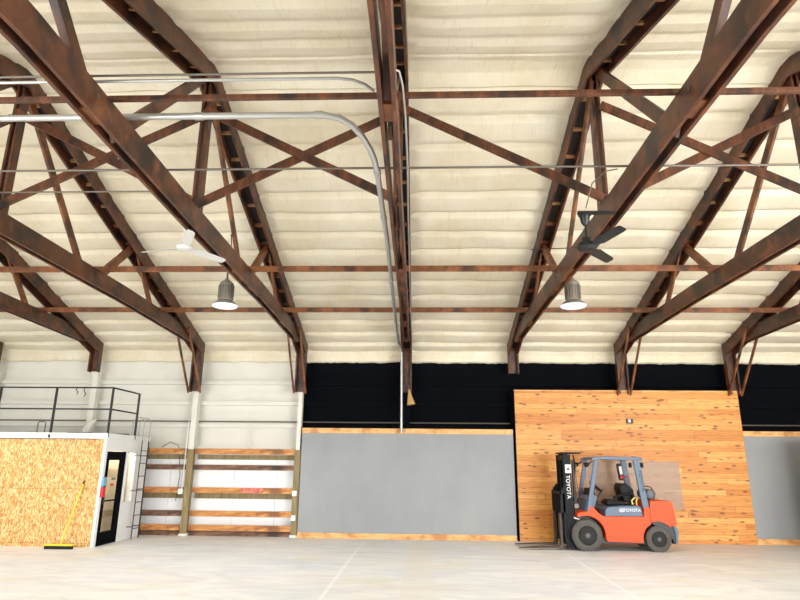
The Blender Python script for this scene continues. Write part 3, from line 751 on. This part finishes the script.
# wheels: tyre, rim, hub
def tyre(x, z, r, w, ys, sg, nm):
    # sg -1: near side; the dished rim faces outwards
    pr = [(r*.60, ys), (r*.66, ys+sg*.0), (r*.90, ys+sg*(-.005)), (r*.97, ys-sg*.02), (r, ys-sg*.045), (r, ys-sg*(w-.045)), (r*.96, ys-sg*(w-.015)), (r*.6, ys-sg*w)]
    t = MB().lathe(pr, (x,0,z), 'y', 40)
    for k in range(28):          # tread lugs
        a = 2*math.pi*k/28; c, s_ = math.cos(a), math.sin(a)
        for yy, da in ((ys-sg*w*.27, 0), (ys-sg*w*.75, math.pi/28)):
            c, s_ = math.cos(a+da), math.sin(a+da)
            p = Vector((x+c*(r-.006), yy-w*.2, z+s_*(r-.006))); q = Vector((x+c*(r-.006), yy+w*.2, z+s_*(r-.006)))
            t.bar(p, q, .045, .026, up=(c, 0, s_))
    o = t.build(nm, M['rubber'], fk, smooth=True)
    rm = MB().lathe([(r*.60, ys+sg*.012), (r*.56, ys+sg*.012), (r*.52, ys-sg*.04), (r*.3, ys-sg*.05), (r*.28, ys-sg*.02), (r*.16, ys-sg*.05), (.005, ys-sg*.05)], (x,0,z), 'y', 36).build('rim', M['rim'], o, smooth=True)
    MB().lathe([(r*.34, ys-sg*.052), (r*.33, ys-sg*.02), (r*.2, ys-sg*.012), (r*.17, ys+sg*.012), (.005, ys+sg*.014)], (x,0,z), 'y', 36).build('wheel_disc', M['hub'], o, smooth=True)
    for k in range(6):
        a = 2*math.pi*k/6
        MB().lathe([(.018, ys-sg*.055), (.018, ys-sg*.02), (.004, ys-sg*.018)], (x+r*.43*math.cos(a), 0, z+r*.43*math.sin(a)), 'y', 6).build('lug_nut', M['hub'], o)
    MB().lathe([(r*.07, ys+sg*.0), (r*.07, ys+sg*.03), (.003, ys+sg*.034)], (x,0,z), 'y', 16).build('hub_cap', M['dull_steel'], o, smooth=True)
    return o
for sg in (-1, 1):
    tyre(FWX, FWZ, .355, .24, Y(sg*.585), sg, 'front_tyre'); tyre(RWX, RWZ, .29, .19, Y(sg*.56), sg, 'rear_tyre')
MB().lathe([(.06, Y(-.4)), (.06, Y(.4))], (RWX,0,RWZ), 'y', 12).build('rear_axle', M['dark_grey'], fk)
# engine hood and cab floor
hood = [(4.40,.79),(4.42,.94),(4.50,1.0),(4.9,1.03),(5.24,1.03),(5.28,.98),(5.30,.79)]
MB().prism(hood, Y(-.53), Y(.53)).build('engine_hood', M['grey_paint'], fk, bevel=.015)
MB().prism([(4.40,.76),(4.28,.74),(4.24,.8),(4.40,.8)], Y(-.5), Y(.5)).build('floor_plate', M['dark_grey'], fk)
# dashboard / front cowl
MB().prism([(3.95,.86),(4.02,1.18),(4.16,1.3),(4.28,1.22),(4.2,1.0),(4.16,.86)], Y(-.42), Y(.42)).build('front_cowl', M['grey_paint'], fk, bevel=.015)
MB().prism([(4.1,1.26),(4.16,1.42),(4.24,1.4),(4.26,1.24)], Y(-.3), Y(.3)).build('dash_panel', M['seat'], fk, bevel=.01)
MB().tube([(4.15, Y(0), 1.2), (4.36, Y(0), 1.45)], .025, 10).build('steering_column', M['seat'], fk)
c = Vector((4.36, FY, 1.45)); ax = Vector((.65, 0, .76)).normalized(); e1 = Vector((0,1,0)); e2 = ax.cross(e1)
ring = [c + (e1*math.cos(a) + e2*math.sin(a))*.17 for a in [2*math.pi*k/24 for k in range(25)]]
sw = MB().tube(ring, .014, 8)
for a in (0, 2.1, 4.2): sw.tube([c, c+(e1*math.cos(a)+e2*math.sin(a))*.17], .009, 6)
sw.build('steering_wheel', M['seat'], fk, smooth=True)
for k in range(3):
    y = Y(-.34+.07*k)
    lv = MB().tube([(4.28+.03*k, y, 1.2), (4.40+.03*k, y, 1.36)], .008, 6); lv.tube([(4.40+.03*k, y, 1.36), (4.42+.03*k, y, 1.39)], .018, 8)
    lv.build('hydraulic_lever', M['seat'], fk)
MB().tube([(4.5, Y(.45), 1.02), (4.46, Y(.45), 1.2), (4.34, Y(.45), 1.42)], .012, 6).build('grab_bar', M['dark_grey'], fk)
# seat
MB().prism([(4.55,1.03),(4.53,1.10),(4.62,1.16),(4.98,1.13),(5.04,1.03)], Y(-.25), Y(.25)).build('seat_cushion', M['seat'], fk, bevel=.025)
MB().prism([(4.98,1.1),(4.88,1.42),(4.92,1.54),(5.06,1.54),(5.22,1.4),(5.24,1.1)], Y(-.25), Y(.25)).build('seat_backrest', M['seat'], fk, bevel=.03)
MB().tube([(4.7, Y(-.27), 1.2), (4.95, Y(-.28), 1.28), (5.12, Y(-.28), 1.3), (5.2, Y(-.3), 1.22)], .04, 8).build('armrest', M['seat'], fk, smooth=True)
yl = MB().tube([(5.12, Y(-.4), 1.06), (5.1, Y(-.4), 1.14), (5.17, Y(-.42), 1.22), (5.24, Y(-.4), 1.2), (5.2, Y(-.42), 1.12), (5.22, Y(-.4), 1.04)], .018, 8)
tag(yl.build('yellow_strap', plain('pale_yellow', (222,204,110), .6), smooth=True), 'bunched yellow strap lying on the forklift hood behind its seat', 'strap')
# overhead guard
for sg in (-1, 1):
    y = Y(sg*.50)
    MB().bar((4.02, y, .88), (4.29, y, 2.12), .07, .10, up=(1,0,0)).build('front_pillar', M['grey_paint'], fk, bevel=.012)
    MB().bar((5.39, y, .98), (5.25, y, 2.12), .07, .15, up=(1,0,0)).build('rear_pillar', M['grey_paint'], fk, bevel=.012)
    MB().prism([(4.16,2.09),(4.2,2.16),(4.5,2.185),(5.36,2.17),(5.42,2.14),(5.4,2.09),(5.1,2.095),(4.45,2.11)], y-.04, y+.04).build('roof_rail', M['grey_paint'], fk, bevel=.01)
for k in range(8):
    x = 4.26+k*.155
    MB().box(x-.02, x+.02, Y(-.47), Y(.47), 2.11, 2.15).build('roof_bar', M['grey_paint'], fk, bevel=.004)
for sg in (-1, 1):
    hl = MB().tube([(4.1, Y(sg*.5), 2.0), (4.06, Y(sg*.5), 1.99), (4.0, Y(sg*.5), 1.97)], .05, 14, radii=[.03,.055,.06]).build('headlamp', M['seat'], fk, smooth=True)
    MB().tube([(4.2, Y(sg*.5), 2.08), (4.1, Y(sg*.5), 2.0)], .012, 6).build('lamp_bracket', M['seat'], hl)
    MB().box(5.38, 5.44, Y(sg*.42)-.05, Y(sg*.42)+.05, 1.92, 2.04).build('tail_lamp', M['seat'], fk, bevel=.01)
# gas bottle behind the guard
gb = MB().tube([(5.60, Y(-.32), 1.29), (5.60, Y(-.30), 1.29), (5.60, Y(-.24), 1.29), (5.60, Y(.3), 1.29), (5.60, Y(.36), 1.29)], .13, 24, radii=[.05,.10,.125,.125,.07]).build('gas_bottle', plain('bottle_grey', (92,100,108), .5), smooth=True)
tag(gb, 'grey gas bottle lying across the rear of the forklift behind the guard pillars', 'gas bottle')
MB().tube([(5.50, Y(-.2), 1.15), (5.42, Y(-.2), 1.32), (5.52, Y(-.2), 1.49), (5.66, Y(-.2), 1.46), (5.75, Y(-.2), 1.3), (5.7, Y(-.2), 1.15)], .014, 8).build('bottle_strap', M['seat'], fk, smooth=True)
# fire extinguisher on the far rear pillar
fe = empty('fire_extinguisher', (5.12, Y(.42), 1.62), 'small red fire extinguisher with white label strapped to the forklift far rear pillar', 'fire extinguisher')
MB().tube([(5.135, Y(.36), 1.60), (5.13, Y(.36), 1.63), (5.09, Y(.36), 1.98), (5.085, Y(.36), 2.02)], .06, 16, radii=[.045,.06,.06,.03]).build('cylinder', plain('dark_bottle', (44,32,34), .5), fe, smooth=True)
MB().tube([(5.133, Y(.36), 1.64), (5.125, Y(.36), 1.72)], .0625, 16).build('red_band', M['red'], fe, smooth=True)
MB().tube([(5.12, Y(.36), 1.75), (5.1, Y(.36), 1.95)], .062, 16).build('label_sleeve', M['white'], fe, smooth=True)
MB().tube([(5.16, Y(.34), 1.66), (5.28, Y(.34), 1.72), (5.34, Y(.34), 1.64), (5.28, Y(.34), 1.5)], .012, 8).build('hose', plain('hose_red', (150,40,40), .5), fe, smooth=True)
# mast
def ch(x0, x1, y, z0, z1, nm):
    b = MB(); b.box(x0, x0+.03, y-.05, y+.05, z0, z1); b.box(x1-.03, x1, y-.05, y+.05, z0, z1); b.box(x0, x1, y-.055 if y < FY else y+.03, y-.03 if y < FY else y+.055, z0, z1)
    return b.build(nm, M['mast'], fk, bevel=.004)
for sg in (-1, 1):
    ch(3.42, 3.60, Y(sg*.36), .05, 2.22, 'mast_channel'); ch(3.46, 3.56, Y(sg*.27), .12, 2.27, 'inner_channel')
    MB().tube([(3.68, Y(sg*.3), .3), (3.68, Y(sg*.3), 2.1)], .035, 14).build('lift_cylinder', M['dark_grey'], fk, smooth=True)
    MB().tube([(3.66, Y(sg*.34), .75), (4.0, Y(sg*.34), .62)], .035, 12).build('tilt_cylinder', M['steel'], fk, smooth=True)
MB().box(3.40, 3.88, Y(-.34), Y(.34), 2.24, 2.28).build('mast_crosshead', M['mast'], fk, bevel=.005)
MB().box(3.44, 3.6, Y(-.4), Y(.4), 2.08, 2.2).build('upper_crossbeam', M['mast'], fk, bevel=.005)
MB().box(3.6, 3.64, Y(-.33), Y(.33), 1.1, 1.22).build('middle_crossbeam', M['mast'], fk, bevel=.005)
MB().box(3.6, 3.66, Y(-.33), Y(.33), .3, .45).build('lower_crossbeam', M['mast'], fk, bevel=.005)
MB().tube([(3.72, Y(-.2), 2.22), (3.76, Y(-.2), 2.0), (3.7, Y(-.22), 1.6), (3.74, Y(-.2), 1.2), (3.8, Y(-.2), .95)], .016, 8).build('hydraulic_hose', M['seat'], fk, smooth=True)
MB().tube([(3.76, Y(-.3), 2.0), (3.73, Y(-.32), 1.7), (3.77, Y(-.3), 1.4), (3.7, Y(-.3), 1.1)], .012, 8).build('hydraulic_hose', M['dull_steel'], fk, smooth=True)
MB().box(3.72, 3.84, Y(-.36), Y(-.2), .95, 1.06).build('valve_block', M['dull_steel'], fk, bevel=.01)
# carriage, load guard and forks
car = MB(); car.box(3.30, 3.38, Y(-.52), Y(.52), .72, .84); car.box(3.30, 3.38, Y(-.52), Y(.52), .18, .3)
car.box(3.30, 3.36, Y(-.5), Y(-.42), .2, 1.3); car.box(3.30, 3.36, Y(.42), Y(.5), .2, 1.3)
car.build('fork_carriage', M['mast'], fk, bevel=.005)
lb = MB(); lb.prism([(3.24,.86),(3.24,1.32),(3.36,1.5),(3.40,1.5),(3.40,.86)], Y(-.5), Y(-.46)); lb.prism([(3.24,.86),(3.24,1.32),(3.36,1.5),(3.40,1.5),(3.40,.86)], Y(.46), Y(.5))
lb.box(3.24, 3.27, Y(-.5), Y(.5), 1.28, 1.34)
for k in range(9): lb.box(3.24, 3.27, Y(-.46+k*.115)-.012, Y(-.46+k*.115)+.012, .84, 1.3)
lb.build('load_backrest', M['mast'], fk)
for sg in (-1, 1):
    y = Y(sg*.33)
    p = [(3.22,.84),(3.29,.84),(3.29,.05),(3.25,.035),(2.22,.035),(2.22,.045),(2.7,.075),(3.18,.085),(3.22,.12)]
    MB().prism(p, y-.065, y+.065).build('fork', plain('worn_fork', (62,52,44), .5, .2), fk, bevel=.004)
for o in [x for x in C.objects if x.parent == fk]:
    nm = o.name.split('.')[0]
    if nm in ('fork_carriage', 'load_backrest', 'fork'): o.location.x += .12
    if nm in ('mast_channel', 'inner_channel', 'lift_cylinder', 'mast_crosshead', 'upper_crossbeam', 'middle_crossbeam', 'lower_crossbeam', 'hydraulic_hose'): o.location.x += .08
# lettering
from mathutils import Quaternion, Euler
qf = Euler((math.radians(90), 0, 0)).to_quaternion()                     # faces the camera side
qv = Quaternion((0,1,0), math.radians(90)) @ qf                           # reads downwards
text_mesh('mast_lettering', 'TOYOTA', .135, M['white_letter'], fk, (3.59, Y(-.416), 1.45), qv)
qp = Quaternion((0,1,0), math.radians(83)) @ qf
text_mesh('pillar_lettering', 'TOYOTA', .12, M['seat'], fk, (5.34, Y(-.537), 1.62), qp)
text_mesh('hood_lettering', 'TOYOTA', .10, M['white_letter'], fk, (5.05, Y(-.532), .93), qf)
lg = MB()
for (a_, b_, r_) in ((.055,.038,.005),(.018,.036,.004),(.036,.014,.004)):
    lg.tube([(4.80+a_*math.cos(t_), Y(-.532), .93+b_*math.sin(t_)) for t_ in [2*math.pi*k/20 for k in range(21)]], r_, 6)
lg.build('hood_emblem', M['white_letter'], fk)
lb2 = MB().box(3.54, 3.68, Y(-.42), Y(-.416), 1.78, 1.98).build('mast_label', M['white_letter'], fk)
MB().prism([(3.61,1.93),(3.65,1.85),(3.57,1.85)], Y(-.423), Y(-.42)).build('warning_mark', M['seat'], lb2)
# ---------------------------------------------------------------- light
def area(name, loc, rot, sx, sy, power, col=(1,1,1)):
    l = bpy.data.lights.new(name, 'AREA'); l.shape = 'RECTANGLE'; l.size = sx; l.size_y = sy; l.energy = power; l.color = col
    o = bpy.data.objects.new(name, l); C.objects.link(o); o.location = loc; o.rotation_euler = rot; return o
area('added_daylight', ((DX0+DX1)/2, YN+.03, DZ/2), (math.radians(90), 0, 0), DX1-DX0-.1, DZ-.1, 2900, (1,.99,.97))  # area light standing in for daylight, added in the right opening
area('added_daylight', (-9.1, YN+.03, DZ/2), (math.radians(90), 0, 0), 8.1, DZ-.1, 1500, (1,.99,.97))  # second unseen opening's light, added to brighten the left ceiling
for (x, y) in ((-4.21,12.3),(3.17,12.3)):
    l = bpy.data.lights.new('lamp_light', 'SPOT'); l.energy = 600; l.spot_size = math.radians(140); l.spot_blend = .6; l.shadow_soft_size = .2; l.color = (.97,.98,1)
    o = bpy.data.objects.new('lamp_light', l); C.objects.link(o); o.location = (x, y, 5.08)
for (x, y) in ((-4.21,4.1),(3.17,4.1),(10.4,4.1),(-11.5,12.3),(-11.5,4.1)):
    l = bpy.data.lights.new('lamp_light', 'SPOT'); l.energy = 600; l.spot_size = math.radians(140); l.spot_blend = .6; l.shadow_soft_size = .2
    o = bpy.data.objects.new('lamp_light', l); C.objects.link(o); o.location = (x, y, 5.08)
area('room_fill_light', (XB-.25, 16.0, ZB-.03), (0,0,0), .3, 2.0, 30, (1,.95,.85))  # unseen fill light added to brighten the interior behind the door glass
w = bpy.data.worlds.new('world'); bpy.context.scene.world = w; w.use_nodes = True
bg = w.node_tree.nodes['Background']; bg.inputs[0].default_value = (.75,.86,1,1); bg.inputs[1].default_value = 1.5

# ---------------------------------------------------------------- camera
F, PI, YA, RO = 601.3, math.radians(15.124), math.radians(2.167), math.radians(.56)
fw = Vector((-math.sin(YA)*math.cos(PI), math.cos(YA)*math.cos(PI), math.sin(PI)))
r = Vector((math.cos(YA), math.sin(YA), 0)); u = r.cross(fw)
r2 = r*math.cos(RO)+u*math.sin(RO); u2 = -r*math.sin(RO)+u*math.cos(RO)
cam = bpy.data.cameras.new('camera'); co = bpy.data.objects.new('camera', cam); C.objects.link(co)
cam.sensor_width = 36; cam.lens = F*36/800; cam.clip_start = .05; cam.clip_end = 200
m = Matrix((r2, u2, -fw)).transposed().to_4x4(); m.translation = Vector((0, 0, 1.99)); co.matrix_world = m
sc = bpy.context.scene; sc.camera = co
sc.view_settings.view_transform = 'Standard'; sc.view_settings.look = 'None'; sc.view_settings.gamma = 1
sc.view_settings.use_curve_mapping = False
sc.view_settings.exposure = -0.27
sc.cycles.use_denoising = True
